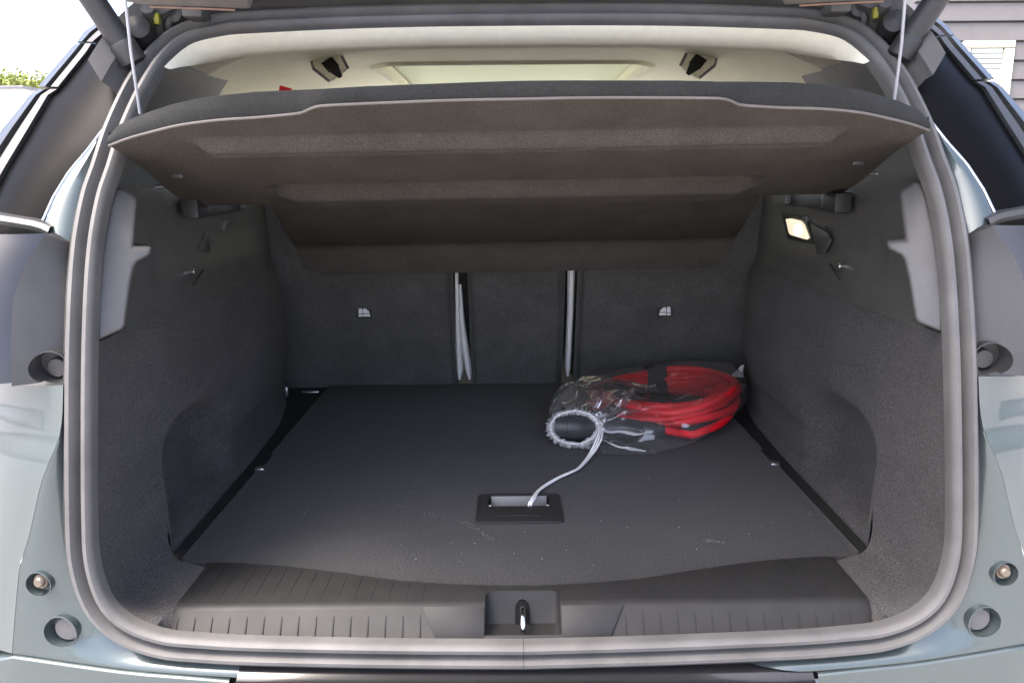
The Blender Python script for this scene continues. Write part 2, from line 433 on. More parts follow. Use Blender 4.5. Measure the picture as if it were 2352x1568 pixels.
# --- sill trim ------------------------------------------------------
EDGE = [(475, 1293), (600, 1299), (700, 1309), (800, 1321), (900, 1334), (1000, 1341), (1100, 1345), (1192, 1346)]
eP = [atz(u, v, .0) for u, v in EDGE]
EX = sorted([(abs(p.x), p.y) for p in eP]); EX = [(0, EX[0][1])] + EX[1:]
def Yb(x): return interp(EX, abs(x))
RY = atz(1192, 1386, .006).y
sillx = [i/60*1.06-.53 for i in range(61)]
XE0, XE1 = abs(atz(480, 1296, 0).x), abs(atz(392, 1466, -.03).x)
SLOPE_D = .036
def sillsec(x):
    y0 = Yb(x)-.001
    return [(y0, -.05), (y0, -.001), (y0-.004, .004), (RY+.012, .0065), (RY+.004, .0055), (RY-.002, .001), (RY-SLOPE_D*.9, -SLOPE_D), (RY-SLOPE_D*.9-.012, -SLOPE_D-.008), (RY-SLOPE_D*.9-.03, -.075), (RY, -.085)]
rows = []
for x in sillx:
    sec = sillsec(x); row = []
    for i, (y, z) in enumerate(sec):
        t = max(0, min(1, (1.12-y)/(1.12-.95)))
        row.append(Vector((x*lerp(XE0, XE1, t)/.53, y, z)))
    rows.append(row)
nr, nc = len(rows), len(rows[0])
V = [p for r in rows for p in r]
F = gridf(nr, nc, True) + [tuple(range(nc)), tuple(range((nr-1)*nc, nr*nc))]
sill = mesh('sill_trim', V, F, 'sill_plastic', car, bev=.0015, ang=30)
# latch recess cut into it
q = .5
RX = .0535
def recess_solid():
    sec = [(1.036, .06), (1.029, .004), (1.006, -.034), (.940, -.036), (.90, .06)]
    V, n = [], 4
    xs = [(-RX-.002, 0), (-RX+.008, 0), (RX-.008, 0), (RX+.002, 0)]
    V = []
    st_ = ((-RX, .012), (-RX+.003, .005), (-RX+.008, .0015), (-RX+.014, 0), (RX-.014, 0), (RX-.008, .0015), (RX-.003, .005), (RX, .012))
    for x, e in st_:
        for y, z in sec: V.append(Vector((x, y-(e if y > 1 else 0), z+(e*.6 if z < 0 else 0))))
    return V, gridf(8, 5, True) + [tuple(range(5)), tuple(range(35, 40))]
cut(sill, *recess_solid())
# arched slot, its shade a near-black plate, with the striker
sy, sz = 1.0065, -.029
arch = [(-.0105, 0), (-.0105, .016), (-.009, .022), (-.005, .0265), (0, .028), (.005, .0265), (.009, .022), (.0105, .016), (.0105, 0)]
slot = prism('slot_shade_plate', [(x, sy-.004+.024*(zz/.04), sz-.004+zz) for x, zz in arch], (0, .004, 0), 'cavity', sill)
tube('striker', catmull([(0, 1.012, -.012), (0, .994, -.0055), (0, .980, -.009), (0, .972, -.020), (0, .969, -.043)], 6), .0042, 'chrome', sill, n=12)
# raised ribs of the tread plate
for s in (-1, 1):
    for i in range(15):
        x = s*(.155 + .0262*i)
        for seg, (a, b, za, zb) in enumerate(((Yb(x)-.014, RY+.015, .0052, .0062), (RY-.008, RY-.030, -.0057, -.0297))):
            def X(y): return x*lerp(XE0, XE1, max(0, min(1, (1.12-y)/.17)))/.53
            if abs(X(a)) > XE0*.985: continue
            n2 = Vector((0, 0, 1)) if seg == 0 else Vector((0, -.7, .7))
            p, r_ = Vector((X(a), a, za)), Vector((X(b), b, zb)); sd_ = Vector((.0009, 0, 0)); h_ = n2*.0004
            mesh('rib', [p-sd_, p+sd_, r_+sd_, r_-sd_, p-sd_*.5+h_, p+sd_*.5+h_, r_+sd_*.5+h_, r_-sd_*.5+h_], [(0, 1, 5, 4), (1, 2, 6, 5), (2, 3, 7, 6), (3, 0, 4, 7), (4, 5, 6, 7)], 'sill_plastic', sill, sm=False)
# centre plate of the slope, proud of the ribbed part
cz = .0
for s in (-1, 1):
    prism('centre_plate', [(s*.143, RY-.001, .0035), (s*.0545, RY-.001, .0035), (s*.0545, RY-.0345, -.0345), (s*.118, RY-.0345, -.0345)], (0, -.0022, .0018), 'sill_plastic', sill, bev=.0006)
prism('centre_plate', [(-.0545, RY-.0265, -.0268), (.0545, RY-.0265, -.0268), (.0545, RY-.0345, -.0345), (-.0545, RY-.0345, -.0345)], (0, -.0022, .0018), 'sill_plastic', sill)
prism('lower_lip', [(-.125, RY-.0362, -.0375), (.125, RY-.0362, -.0375), (.148, RY-.048, -.05), (-.148, RY-.048, -.05)], (0, -.004, .001), 'grey_plastic', sill, bev=.001)

# --- boot side walls ------------------------------------------------
WB = [(1.0, .574), (1.12, .578), (1.6, .584), (1.85, .596), (2.0, .622), (2.25, .690)]
def wallx(Y, z):
    x = (interp(WB, Y-.04)+interp(WB, Y)+interp(WB, Y+.04))/3 + .03*max(0, z)
    zt_ = .19 - .05*abs((Y-1.34)/.16)**3
    pk = smooth(1.185, 1.23, Y)*(1-smooth(1.42, 1.55, Y))*(1-smooth(zt_-.03, zt_+.02, z))*smooth(.0, .022, z)
    x += .056*pk
    led = smooth(1.50, 1.55, Y)*(1-smooth(.085, .10, z))
    x += .010*led*(1-smooth(1.85, 2.0, Y))*smooth(.0, .01, z)
    # gentle bulge of the wheel arch
    x -= .022*smooth(1.45, 1.75, Y)*(1-smooth(2.0, 2.2, Y))*smooth(.05, .2, z)*(1-smooth(.3, .42, z))
    return x
ZC = .385
for s in (-1, 1):
    # near return: from the seal round to the wall, corner and floor edge
    ni = [p for p in innerL if p.z < ZC+.02 and p.x < -abs(XE1)+.03]
    ni = resample(ni, 40)
    # ni runs from the sill corner up; far rail mirrors it at the corner of the load floor
    far = []
    fx = .60
    fr = [Vector((-XE0+.03, 1.112, -.003)), Vector((-XE0-.001, 1.118, .0)), Vector((-.525, 1.128, .001)), Vector((-.551, 1.140, .002)), Vector((-.568, 1.155, .008)), Vector((-.579, 1.17, .03)), Vector((-wallx(1.18, .08), 1.18, .08)), Vector((-wallx(1.18, .2), 1.18, .2)), Vector((-wallx(1.18, .3), 1.18, .3)), Vector((-wallx(1.18, ZC), 1.18, ZC))]
    fr = resample(catmull(fr, 8), 40)
    rws = []
    for i in range(9):
        t = i/8
        row = []
        for a, b in zip(ni, fr):
            p = a.lerp(b, t); p.z = lerp(a.z, b.z, smooth(0, .45, t))
            bulge = math.sin(math.pi*t)
            if abs(p.x) < lerp(XE0, XE1, max(0, min(1, (1.12-p.y)/.17))) + .001: p.z = min(p.z, interp([(.93, -.06), (RY-SLOPE_D*.9-.012, -SLOPE_D-.008), (RY, .002), (RY+.012, .0065), (1.13, .0)], p.y)-.004)
            row.append(p + Vector((-.006*bulge, 0, 0)))
        rws.append(mir(row, s))
    grid('corner_lining', rws, 'carpet_side', car)
    # long wall
    ys = [1.178 + i*(2.24-1.178)/110 for i in range(111)]; zz = [-.012 + i*(ZC+.012)/44 for i in range(45)]
    grid('side_lining', [[Vector((s*wallx(y, z_), y, z_)) for z_ in zz] for y in ys], 'carpet_side', car)
    # rail strip beside the load floor
    grid('floor_rail', [[Vector((s*x, y, -.008)) for x in (.50, .60, .72)] for y in (1.11, 1.5, 1.9, 2.24)], 'black_plastic', car)
    # small lug on the rail
    lug = atz(595, 1073, .004); lx = abs(lug.x)
    box('rail_lug', (s*(lx-.002), lug.y, .000), (.020, .016, .010), 'steel', car, bev=.003)

    # upper plastic lining, from the carpet line to the shelf ledge
    def upx(Y, z_): return interp(WB, Y) + .012 + .035*(z_-ZC) + .012*smooth(1.2, 1.3, Y)*(1-smooth(1.75, 1.9, Y))*smooth(.42, .47, z_)*(1-smooth(.5, .53, z_))
    ys = [1.03 + i*(2.22-1.03)/60 for i in range(61)]; zz = [ZC-.006 + i*(.585-ZC+.006)/16 for i in range(17)]
    grid('upper_lining', [[Vector((s*(upx(y, z_)-(.008 if j == 0 else 0)), max(y, Yo(z_)+.035), z_)) for j, z_ in enumerate(zz)] for y in ys], 'dark_trim', car)
    # ledge and pillar above the shelf
    rws = []
    for y in [1.12 + i*.06 for i in range(8)]:
        row = []
        zr = min(.83, pathz(innerL, .8).z + (y-1.17)*.10)
        for k in range(9):
            t = k/8; z_ = lerp(.58, .782, t)
            yy = max(y, Yo(z_)+.02)
            row.append(Vector((s*(.645-.098*t**1.6), yy, z_)))
        rws.append(row)
    grid('pillar_trim', rws, 'dark_trim', car)
    # light facet of the pillar trim directly behind the seal
    fac = [(262, 430), (285, 432), (318, 457), (307, 567), (352, 567), (347, 587), (318, 602), (311, 612), (302, 654), (289, 748), (280, 759), (222, 784), (217, 700), (220, 600), (233, 500), (246, 455)]
    fp = []
    for u, v in fac:
        inn = (u-230)/120
        fp.append(aty(u, v, .012 + .035*max(0, min(1, inn))))
    prism('pillar_facet', mir(fp, s), (s*.03, .055, 0), 'grey_plastic', car, bev=.009, seg=4)
    # shelf bracket with its two clips
    b0, b1 = Vector((-upx(1.36, .55)+.018, 1.365, .552)), Vector((-upx(1.68, .55)+.018, 1.68, .548))
    br = box('shelf_bracket', mir([(b0+b1)/2], s)[0], (.03, .32, .035), 'black_plastic', car, rot=Matrix.Rotation(s*-.08, 3, 'Z'), bev=.004)
    for yy in (1.385, 1.43, 1.64):
        box('clip', (s*(upx(yy, .55)-.033), yy, .553), (.012, .014, .026), 'grey_plastic', br, bev=.003)
    # cargo hook
    hk = [aty(425, 669, 0)]
    hy = 1.40
    hx = upx(hy, .43)
    ho = tube('cargo_hook', [Vector((s*(hx-.012), hy-.02, .412)), Vector((s*(hx-.020), hy+.012, .437))], .0022, 'chrome', car, n=8)
    lathe('bolt', [(0, .005), (.012, .005), (.014, .003)], (s*(hx+.002), hy-.006, .436), (-s, 0, 0), 'chrome', ho, n=12)
    # rear tie down
    t0 = atz(660, 897, .01)
    td = box('tie_down', (s*.648, 2.10, .012), (.016, .02, .030), 'steel', car, bev=.004)
    box('plate', (s*.585, 2.12, .004), (.05, .012, .006), 'steel', td, bev=.002)
    # small fittings on the plastic lining
    box('fitting', (s*(upx(1.62, .5)-.006), 1.62, .505), (.012, .022, .02), 'grey_plastic', car, bev=.003)
    prism('access_panel', [(s*(upx(1.5, .5)-.003), 1.475, .47), (s*(upx(1.5, .5)-.003), 1.53, .50), (s*(upx(1.5, .5)-.003), 1.545, .44), (s*(upx(1.5, .5)-.003), 1.50, .425)], (s*.01, 0, 0), 'grey_plastic', car, bev=.002)

# boot lamp on the wall beyond the access panel
def onupper(u, v, off=0):
    Y = 1.6
    for _ in range(40):
        p = at(u, v, Y); X = upx(Y, p.z)-off; d = ray(u, v); Y = .5*Y + .5*((X-CAM.x)/d.x*d.y)
    return at(u, v, Y)
lq = [(1804, 503), (1815, 502), (1836, 507), (1842, 512), (1854, 546), (1850, 550), (1816, 540), (1811, 535)]
lamp = prism('boot_lamp', [onupper(u, v, .006) for u, v in [(1794, 490), (1850, 500), (1868, 560), (1808, 548)]], (.008, 0, 0), 'black_plastic', car, bev=.002)
prism('lens', [onupper(u, v, .016) for u, v in lq], (.006, 0, 0), 'lamp_glow', lamp, bev=.001)
core = [onupper(1832+9*math.cos(a), 528+14*math.sin(a), .0175) for a in [i*math.pi/8 for i in range(16)]]
prism('bulb', core, (.002, 0, 0), 'lamp_core', lamp)
prism('reflector', [onupper(u, v, .012) for u, v in [(1860, 512), (1900, 534), (1907, 550), (1892, 581), (1875, 584)]], (.004, 0, 0), 'grey_plastic', lamp, bev=.001)

# --- rear seat backs -------------------------------------------------
def seatY(z): return 2.205 - .36*z
def seat(x0, x1, top=.57):
    rws = []
    zz = [-.02 + i*(top+.02)/24 for i in range(25)]; xs = [lerp(x0, x1, i/20) for i in range(21)]
    for z_ in zz:
        row = []
        for x in xs:
            e = min(x-x0, x1-x)/.02; e = min(1, max(0, e))
            row.append(Vector((x, seatY(z_) + .012*(1-e)**2 + .004*noise.noise(Vector((x*4, z_*4, 1))), z_)))
        rws.append(row)
    return grid('seat_back', rws, 'seat_carpet', car, thick=(0, .09, .02))
gxl, gxr = at(1062, 740, seatY(.15)).x, at(1308, 740, seatY(.15)).x
seats = [seat(-.70, gxl-.020), seat(gxl+.020, gxr-.017), seat(gxr+.017, .72)]
back = box('cabin_bulkhead', (0, 2.40, .0), (1.5, .04, .9), 'black_plastic', car, bev=0)
def strip(pts, wd, name='belt_web'):
    rws = []
    for i, (p, w_) in enumerate(zip(pts, wd)):
        rws.append([p+Vector((-w_/2, .008, 0)), p+Vector((-w_/4, 0, 0)), p+Vector((w_/4, 0, 0)), p+Vector((w_/2, .008, 0))])
    return grid(name, rws, 'white_plastic', seats[1], thick=(0, .004, 0))
def sp(u, v, off): 
    Y = 2.1
    for _ in range(20): Y = seatY(at(u, v, Y).z)+off
    return at(u, v, Y)
strip([sp(1048, 610, .006), sp(1049, 660, .006), sp(1051, 740, .004), sp(1053, 800, .0), sp(1056, 850, -.004), sp(1055, 872, -.006)], [.010, .012, .014, .018, .020, .008], 'seat_edge')
strip([sp(1057, 654, .010), sp(1061, 740, .008), sp(1068, 800, .004), sp(1075, 850, .0), sp(1079, 872, -.002)], [.006, .014, .020, .020, .008], 'seat_edge')
strip([sp(1313, 610, .004), sp(1311, 700, .004), sp(1307, 800, .002), sp(1305, 845, .0), sp(1304, 864, -.002)], [.020, .018, .018, .017, .008], 'seat_edge')
for gx, st in ((gxl, 0), (gxr, 1)):
    for dx in (-.027, -.034, .027, .034):
        tube('seam', [Vector((gx+dx, seatY(z_)-.0015, z_)) for z_ in (.0, .2, .42)], .0012, 'dark_trim', seats[1], n=6)
# child seat anchor tags: small white icons on a dark patch
for u, v, st, mi in ((836, 717, 0, 1), (1528, 714, 2, -1)):
    c = sp(u, v, -.003)
    box('anchor_tag', c+Vector((0, .001, 0)), (.044, .002, .034), 'black_plastic', seats[st], bev=0)
    for poly in ([(-15, -12), (-15, -6), (-4, -6), (-4, -12)], [(-2, -12), (-2, -5), (16, -5), (17, -12)],
                 [(-15, -4), (-14, 9), (-11, 12), (-6, 12), (-4, 8), (-5, -4)], [(-3, -3), (-2, 9), (3, 11), (8, 8), (10, 5), (14, 3), (15, -3)]):
        prism('icon', [c+Vector((mi*a/1000, -.0012, b/1000)) for a, b in poly], (0, .001, 0), 'white_plastic', seats[st], sm=False)

# --- cabin roof --------------------------------------------------------
inT = [p for p in inner if p.z > .755]
inT.sort(key=lambda p: p.x)
rim = []
for k, (dy, dz, sh) in enumerate(((-.004, .004, 0), (.004, -.006, .002), (.014, -.016, .006), (.028, -.025, .01), (.046, -.0285, .014), (.066, -.025, .016), (.085, -.010, .014), (.10, .02, .01), (.16, .03, .0))):
    rim.append([Vector((p.x*(1-sh), p.y+dy*smooth(.745, .815, p.z), p.z+dz*smooth(.745, .815, p.z))) for p in inT])
grid('headliner_rim', rim, 'cream', car)
rows = []
def roofz(x, y): return .842 + .03*smooth(1.4, 2.4, y) - .16*max(0, abs(x)-.30)**2/.16
xs = [-.72 + i*.04 for i in range(37)]; ys = [1.44 + i*.05 for i in range(40)]
V, F = [], []
ry0, rx0 = 1.86, .33
def inhole(x, y): return y > ry0 and abs(x) < rx0 + .0
hl = grid('headliner', [[Vector((x, y, roofz(x, y))) for x in xs] for y in ys], 'cream', car, thick=(0, 0, .03))
hole = [(-.30, ry0), (-.33, ry0+.10), (-.34, 3.3), (.34, 3.3), (.33, ry0+.10), (.30, ry0), (.24, ry0-.02), (-.24, ry0-.02)]
n = len(hole)
cut(hl, [Vector((x, y, .6)) for x, y in hole] + [Vector((x, y, 1.1)) for x, y in hole], [tuple(range(n)), tuple(range(n, 2*n))] + [(i, (i+1) % n, (i+1) % n+n, i+n) for i in range(n)])
grid('roof_blind', [[Vector((x, y, .905)) for x in (-.36, 0, .36)] for y in (1.80, 2.5, 3.35)], 'roof_blind', car)
lipP = [Vector((x, y, roofz(x, y)+.004)) for x, y in [(-.345, 2.9), (-.34, 2.2), (-.335, ry0+.10), (-.305, ry0+.02), (-.27, ry0-.015), (-.2, ry0-.025), (0, ry0-.028), (.2, ry0-.025), (.27, ry0-.015), (.305, ry0+.02), (.335, ry0+.10), (.34, 2.2), (.345, 2.9)]]
tube('blind_lip', catmull(lipP, 6), .012, 'cream', car, n=10)
# roof skin and sides of the cabin
grid('roof_panel', [[Vector((x, y, roofz(x, y)+.075)) for x in (-.74, -.62, -.34)] for y in (1.33, 1.8, 2.4, 3.4)], 'paint', car)
grid('roof_panel', [[Vector((x, y, roofz(x, y)+.075)) for x in (.34, .62, .74)] for y in (1.33, 1.8, 2.4, 3.4)], 'paint', car)
grid('roof_panel', [[Vector((x, y, roofz(x, y)+.075)) for x in (-.34, 0, .34)] for y in (1.33, 1.5, 1.78)], 'paint', car)
for s in (-1, 1):
    grid('side_window', [[Vector((s*.72, y, z_)) for z_ in (.24, .6, .84)] for y in (1.60, 2.4, 3.3)], 'green_glass', car)
    box('door_lining', (s*.76, 2.7, -.1), (.06, 1.5, .66), 'dark_trim', car, bev=.01)
    # belt guide set in the headliner
    bc = mir([at(757, 147, 1.66)], s)[0]
    ex, ey, ez = Vector((1, 0, 0)), Vector((0, .45, .89)), Vector((0, .89, -.45))
    rot = Matrix((ex, ey, ez)).transposed() @ Matrix.Rotation(s*R(-38), 3, 'Z')
    def bp_(x, y, z_=0): return bc + rot @ Vector((x*1.0, y*.54, -z_))
    outl = [(-.022, -.055), (-.03, .02), (-.024, .05), (0, .062), (.024, .05), (.03, .02), (.022, -.055)]
    bz = prism('belt_guide', [bp_(x, y) for x, y in outl], rot @ Vector((0, 0, .012)), 'cream', car, bev=.004)
    prism('slot', [bp_(x, y, .0015) for x, y in [(-.013, -.03), (-.013, .02), (.013, .02), (.013, -.03)]], rot @ Vector((0, 0, .004)), 'black_plastic', bz)
    tube('rim', [bp_(x*1.08, y*1.05, -.001) for x, y in outl], .003, 'coping', bz, n=6)
    prism('belt', [bp_(x, y, .003) for x, y in [(-.011, -.032), (.011, -.032), (.004, -.075), (-.004, -.075)]], rot @ Vector((0, 0, .003)), 'strap', bz)

# grab handle and a red piece of unknown kind hanging under the left side of the headliner
tube('grab_handle', catmull([at(480, 205, 1.72), at(500, 193, 1.74), at(560, 188, 1.78), at(600, 192, 1.80)], 5), .008, 'black_plastic', car, n=8)
prism('red_piece', [at(u, v, 1.70) for u, v in [(640, 212), (642, 196), (668, 203), (670, 212)]], (0, .01, 0), 'red_cable', car, bev=.001)

# tailgate axes, needed for the struts as well
tg0 = Vector((0, 1.235, .905)); tgd = Vector((0, -.72, .69)).normalized(); tgn = Vector((0, -.69, -.72)).normalized()
# --- outer body round the aperture ------------------------------------
def curve(pts, n, off):
    return resample(catmull([aty(u, v, off) for u, v in pts], 6), n)
for s in (-1, 1):
    # painted flange beside the seal
    B = [(126, 884), (150, 985), (118, 1060), (92, 1114), (67, 1230), (44, 1301), (37, 1376), (31, 1450), (27, 1500)]
    so_ = [p for p in outerL if p.x < -.2 and -.2 < p.z < aty(150, 884).z and p.x < aty(340, 1510).x+.5]
    zt_ = aty(150, 884).z
    so_ = [p for p in outerL if p.z < zt_ and p.x < -.28]
    so_ = resample(so_, 30)                       # from bottom centre-left, round the corner, up the side
    ob = [(560, 1556), (430, 1549), (312, 1540), (190, 1524), (75, 1507), (27, 1500), (31, 1450), (37, 1376), (44, 1301), (67, 1230), (92, 1114), (110, 1065), (135, 1010), (143, 960), (145, 884)]
    ob = resample([aty(u, v, -.012) for u, v in ob], 30)
    rws = []
    for t in (0, .12, .4, .7, .9, 1):
        rws.append(mir([a.lerp(b, t) + Vector((0, -.006*math.sin(math.pi*t), 0)) for a, b in zip(so_, ob)], s))
    fl = grid('rear_flange', rws, 'paint', car, thick=(0, .02, 0))
    sc_, ci = hit(fl, 91, 1340, -s), hit(fl, 142, 1449, -s)
    for nm, c, r_ in (('bolt_recess', sc_, .0165), ('drain_plug', ci, .0215)):
        cc_ = mir([c], s)[0]
        cut(fl, *cyl(cc_, (s*-.15, 1, 0), r_, .05))
        lathe(nm, [(.035, r_*1.05), (.0, r_*1.02), (-.0012, r_*1.05), (-.0016, r_*1.0), (.003, r_*.97), (.012, r_*.93), (.0125, .001)], cc_, (s*-.15, 1, 0), 'paint', fl)
    c1 = mir([sc_+Vector((.002, .003, .003))], s)[0]
    lathe('bolt', [(.012, .011), (.0, .011), (-.003, .0095), (-.003, .0075), (-.007, .0070), (-.009, .005), (-.0092, .001)], c1, (s*-.1, 1, -.1), 'bolt', fl)
    c2 = mir([ci+Vector((.004, .007, .0))], s)[0]
    lathe('plug', [(.01, .0168), (.0, .0168), (-.002, .0155), (-.0022, .001)], c2, (0, 1, 0), 'bumper_grey', fl)
    # quarter panel outside the flange, rolling round to the side of the car
    qb = [(27, 1500), (31, 1450), (37, 1376), (44, 1301), (67, 1230), (92, 1114), (110, 1065), (135, 1010), (143, 960), (145, 884)]
    q0 = resample([aty(u, v, -.0125) for u, v in qb], 24)
    jt = [(147, 880), (95, 882), (42, 885), (27, 891), (0, 904), (-40, 915)]
    rws = [q0]
    zt0 = q0[-1].z; zb0 = q0[0].z
    for xo, yo in ((.003, .001), (.022, .008), (.06, .024), (.12, .06), (.18, .11), (.24, .2), (.27, .34), (.28, .9), (.27, 1.6)):
        rws.append([Vector((p.x-xo, Yo(p.z)-.012+yo, p.z - (.012*min(1, xo/.1) if i > 20 else 0))) for i, p in enumerate(q0)])
    grid('quarter_panel', [mir(r_, s) for r_ in rws], 'paint', car)
    # bumper top
    bt = resample([aty(u, v, -.012) + Vector((0, -.002, -.001)) for u, v in [(528, 1557), (430, 1549), (312, 1540), (190, 1524), (75, 1507), (27, 1500)]] + [Vector((-.80, .945, -.062)), Vector((-.88, 1.05, -.066)), Vector((-.90, 1.4, -.07))], 26)
    rws = [[p+Vector((0, .012, .001)) for p in bt]]
    for yo, zo in ((-.001, .0), (-.003, -.002), (-.0035, -.008), (-.002, -.04), (.0, -.09), (.01, -.16), (.02, -.28), (.05, -.45)):
        rws.append([p + Vector((0 if i < 18 else yo*-.4*((i-18)/7), yo*(1 if i < 20 else max(.1, 1-(i-20)/6)), zo)) for i, p in enumerate(bt)])
    grid('bumper', [mir(r_, s) for r_ in rws], 'paint', car)
    # grey cover with round bump stop above the joint
    gi = [p for p in outerL if p.x < -.2 and zt_+.001 < p.z < aty(165, 540).z]
    gi = resample(gi, 18)
    go = resample(catmull([aty(u, v, -.022) for u, v in [(38, 882), (37, 784), (42, 690), (67, 612), (115, 537)]], 6), 18)
    rws = [mir([a.lerp(b, t)+Vector((0, -.010*math.sin(math.pi*t*.5), 0)) for a, b in zip(gi, go)], s) for t in (0, .25, .5, .75, .95, 1)]
    rws.append(mir([b+Vector((-.002, .008, 0)) for b in go], s))
    gc = grid('lamp_surround', rws, 'surround_plastic', car, thick=(0, .02, 0))
    gb = hit(gc, 118, 842, -s); gm = mir([gb], s)[0]
    cut(gc, *cyl(gm, (0, 1, 0), .0205, .06))
    lathe('stop_cup', [(.04, .0215), (.0, .021), (-.0012, .0218), (-.0016, .0205), (.003, .0198), (.016, .019), (.0165, .001)], gm, (s*.1, 1, .1), 'surround_plastic', gc)
    lathe('bump_stop', [(.01, .0135), (-.001, .013), (-.004, .0115), (-.0045, .001)], mir([gb+Vector((.003, .010, -.003))], s)[0], (0, 1, 0), 'surround_plastic', gc)
    # tail lamp body further out
    ti = [p+Vector((-.004, .012, 0)) for p in go]
    rws = [mir([p + Vector((-dx*(1+.2*i/17), dy, 0)) for i, p in enumerate(ti)], s) for dx, dy in ((0, 0), (.02, -.012), (.06, -.014), (.12, .02), (.19, .10), (.24, .3), (.26, .8))]
    grid('tail_lamp', rws, 'gloss_black', car)
    # pale painted cheek between the pillar panel and the seal
    ci_ = resample([p for p in outerL if p.x < -.2 and aty(160, 580).z < p.z < aty(240, 330).z], 14)
    co_ = resample([aty(u, v, -.004) for u, v in [(108, 575), (104, 530), (103, 508), (127, 450), (163, 392), (205, 343), (222, 320)]], 14)
    grid('pillar_cheek', [mir([a.lerp(b, t)+Vector((0, -.008*math.sin(math.pi*t), 0)) for a, b in zip(ci_, co_)], s) for t in (0, .2, .5, .8, 1)], 'paint', car)
    # gloss black pillar panel
    pi_ = resample([aty(u, v, .004) for u, v in [(100, 512), (127, 452), (163, 394), (205, 345), (245, 292), (275, 225), (300, 165), (318, 128)]], 24)
    po_ = resample([aty(u, v, .030) for u, v in [(-60, 500), (-25, 470), (15, 392), (67, 305), (120, 214), (140, 203), (205, 120), (237, 84), (275, 60)]], 24)
    rws = [mir([a.lerp(b, t)+Vector((0, -.014*math.sin(math.pi*t), 0)) for a, b in zip(pi_, po_)], s) for t in (0, .03, .2, .4, .6, .8, .97, 1)]
    grid('pillar_panel', rws, 'pillar_black', car)
    tube('panel_edge', mir([p+Vector((0, -.004, 0)) for p in pi_[:17]], s), .0018, 'steel', car, n=6)
    # ledge under the panel
    le = [aty(u, v, -.012) for u, v in [(116, 532), (92, 520), (40, 511), (0, 505), (-60, 498)]]
    grid('panel_ledge', [mir([p+Vector((0, a, b)) for p in resample(le, 10)], s) for a, b in ((.03, .008), (.0, .006), (-.006, .0), (-.004, -.006), (.03, -.010))], 'surround_plastic', car)
    # outer pillar moulding with the gutter
    for nm, bnd, sil in (('pillar_moulding', [(-25, 470), (15, 392), (67, 305), (120, 214), (138, 206)], [(-120, 470), (-60, 385), (0, 300), (75, 211), (87, 206)]),
                         ('spoiler_side', [(140, 201), (205, 120), (216, 102)], [(86, 199), (165, 108), (173, 101)]),
                         ('spoiler_tip', [(218, 98), (237, 82), (262, 60)], [(175, 97), (193, 72), (232, 45)])):
        a_ = resample([aty(u, v, .026) for u, v in bnd], 14); b_ = resample([aty(u, v, .040) for u, v in sil], 14)
        rws = [mir([p+Vector((0, .02, 0)) for p in a_], s)]
        for t, dy in ((0, 0), (.04, -.006), (.3, -.008), (.34, .002), (.5, .002), (.55, -.008), (.9, -.004), (1, .004)):
            rws.append(mir([p.lerp(q_, t)+Vector((0, dy, 0)) for p, q_ in zip(a_, b_)], s))
        rws.append(mir([q_+Vector((-.012, .05, 0)) for q_ in b_], s)); rws.append(mir([q_+Vector((-.012, .6, .0)) for q_ in b_], s))
        grid(nm, rws, 'silver_trim' if nm != 'spoiler_tip' else 'silver_trim', car)
    # gas strut and its foot
    lo = at(292, 118, 1.165); dr_ = ray(60, -230); hi = CAM + dr_*((tg0 + tgn*.045 - CAM).dot(tgn)/dr_.dot(tgn))
    st = tube('gas_strut', mir([lo, lo.lerp(hi, .3), hi], s), .0165, 'black_plastic', car, n=18)
    lathe('collar', [(-.02, .012), (-.016, .0185), (.01, .0185), (.014, .0165)], mir([lo], s)[0], mir([hi-lo], s)[0], 'black_plastic', st)
    lathe('ball_mount', [(0, .02), (.02, .022), (.035, .016), (.04, .002)], mir([at(326, 82, 1.21)], s)[0], (s*-.3, -1, .2), 'black_plastic', st)
    # hinge arm, bracket, harness
    hp = [at(u, v, 1.235) for u, v in [(395, 88), (386, 60), (392, 44), (408, 40), (414, 10), (402, -30)]]
    hg = tube('hinge_arm', mir(catmull(hp, 4), s), .009, 'grey_plastic', car, n=8)
    tube('hinge_rod', mir([at(322, 118, 1.20), at(345, 104, 1.215), at(380, 84, 1.23)], s), .0045, 'chrome', hg, n=8)
    tube('harness', mir(catmull([at(338, 20, 1.2), at(350, 50, 1.22), at(362, 66, 1.24), at(366, 90, 1.25)], 5), s), .010, 'rubber', hg, n=8)
    box('connector_plug', mir([at(361, 44, 1.21)], s)[0], (.008, .01, .016), 'yellow', hg, bev=.002)
    box('hinge_bracket', mir([at(352, 96, 1.24)], s)[0], (.05, .02, .03), 'paint', hg, rot=Matrix.Rotation(s*-.6, 3, 'Y'), bev=.004)
    box('hinge_plate', mir([at(395, 62, 1.26)], s)[0], (.022, .02, .05), 'paint', hg, bev=.006)
# roof gutter above the seal
tp = [p for p in outer if p.z > .70]; tp.sort(key=lambda p: p.x)
rws = []
for o_, dz, dy in ((0, .0, 0), (0, .012, .004), (0, .022, -.004), (0, .026, -.02), (0, .055, -.02), (0, .075, .03), (0, .078, .12)):
    rws.append([Vector((p.x*(1+dz*.9), p.y+dy, p.z+dz)) for p in tp])
grid('roof_gutter', rws, 'rubber', car)
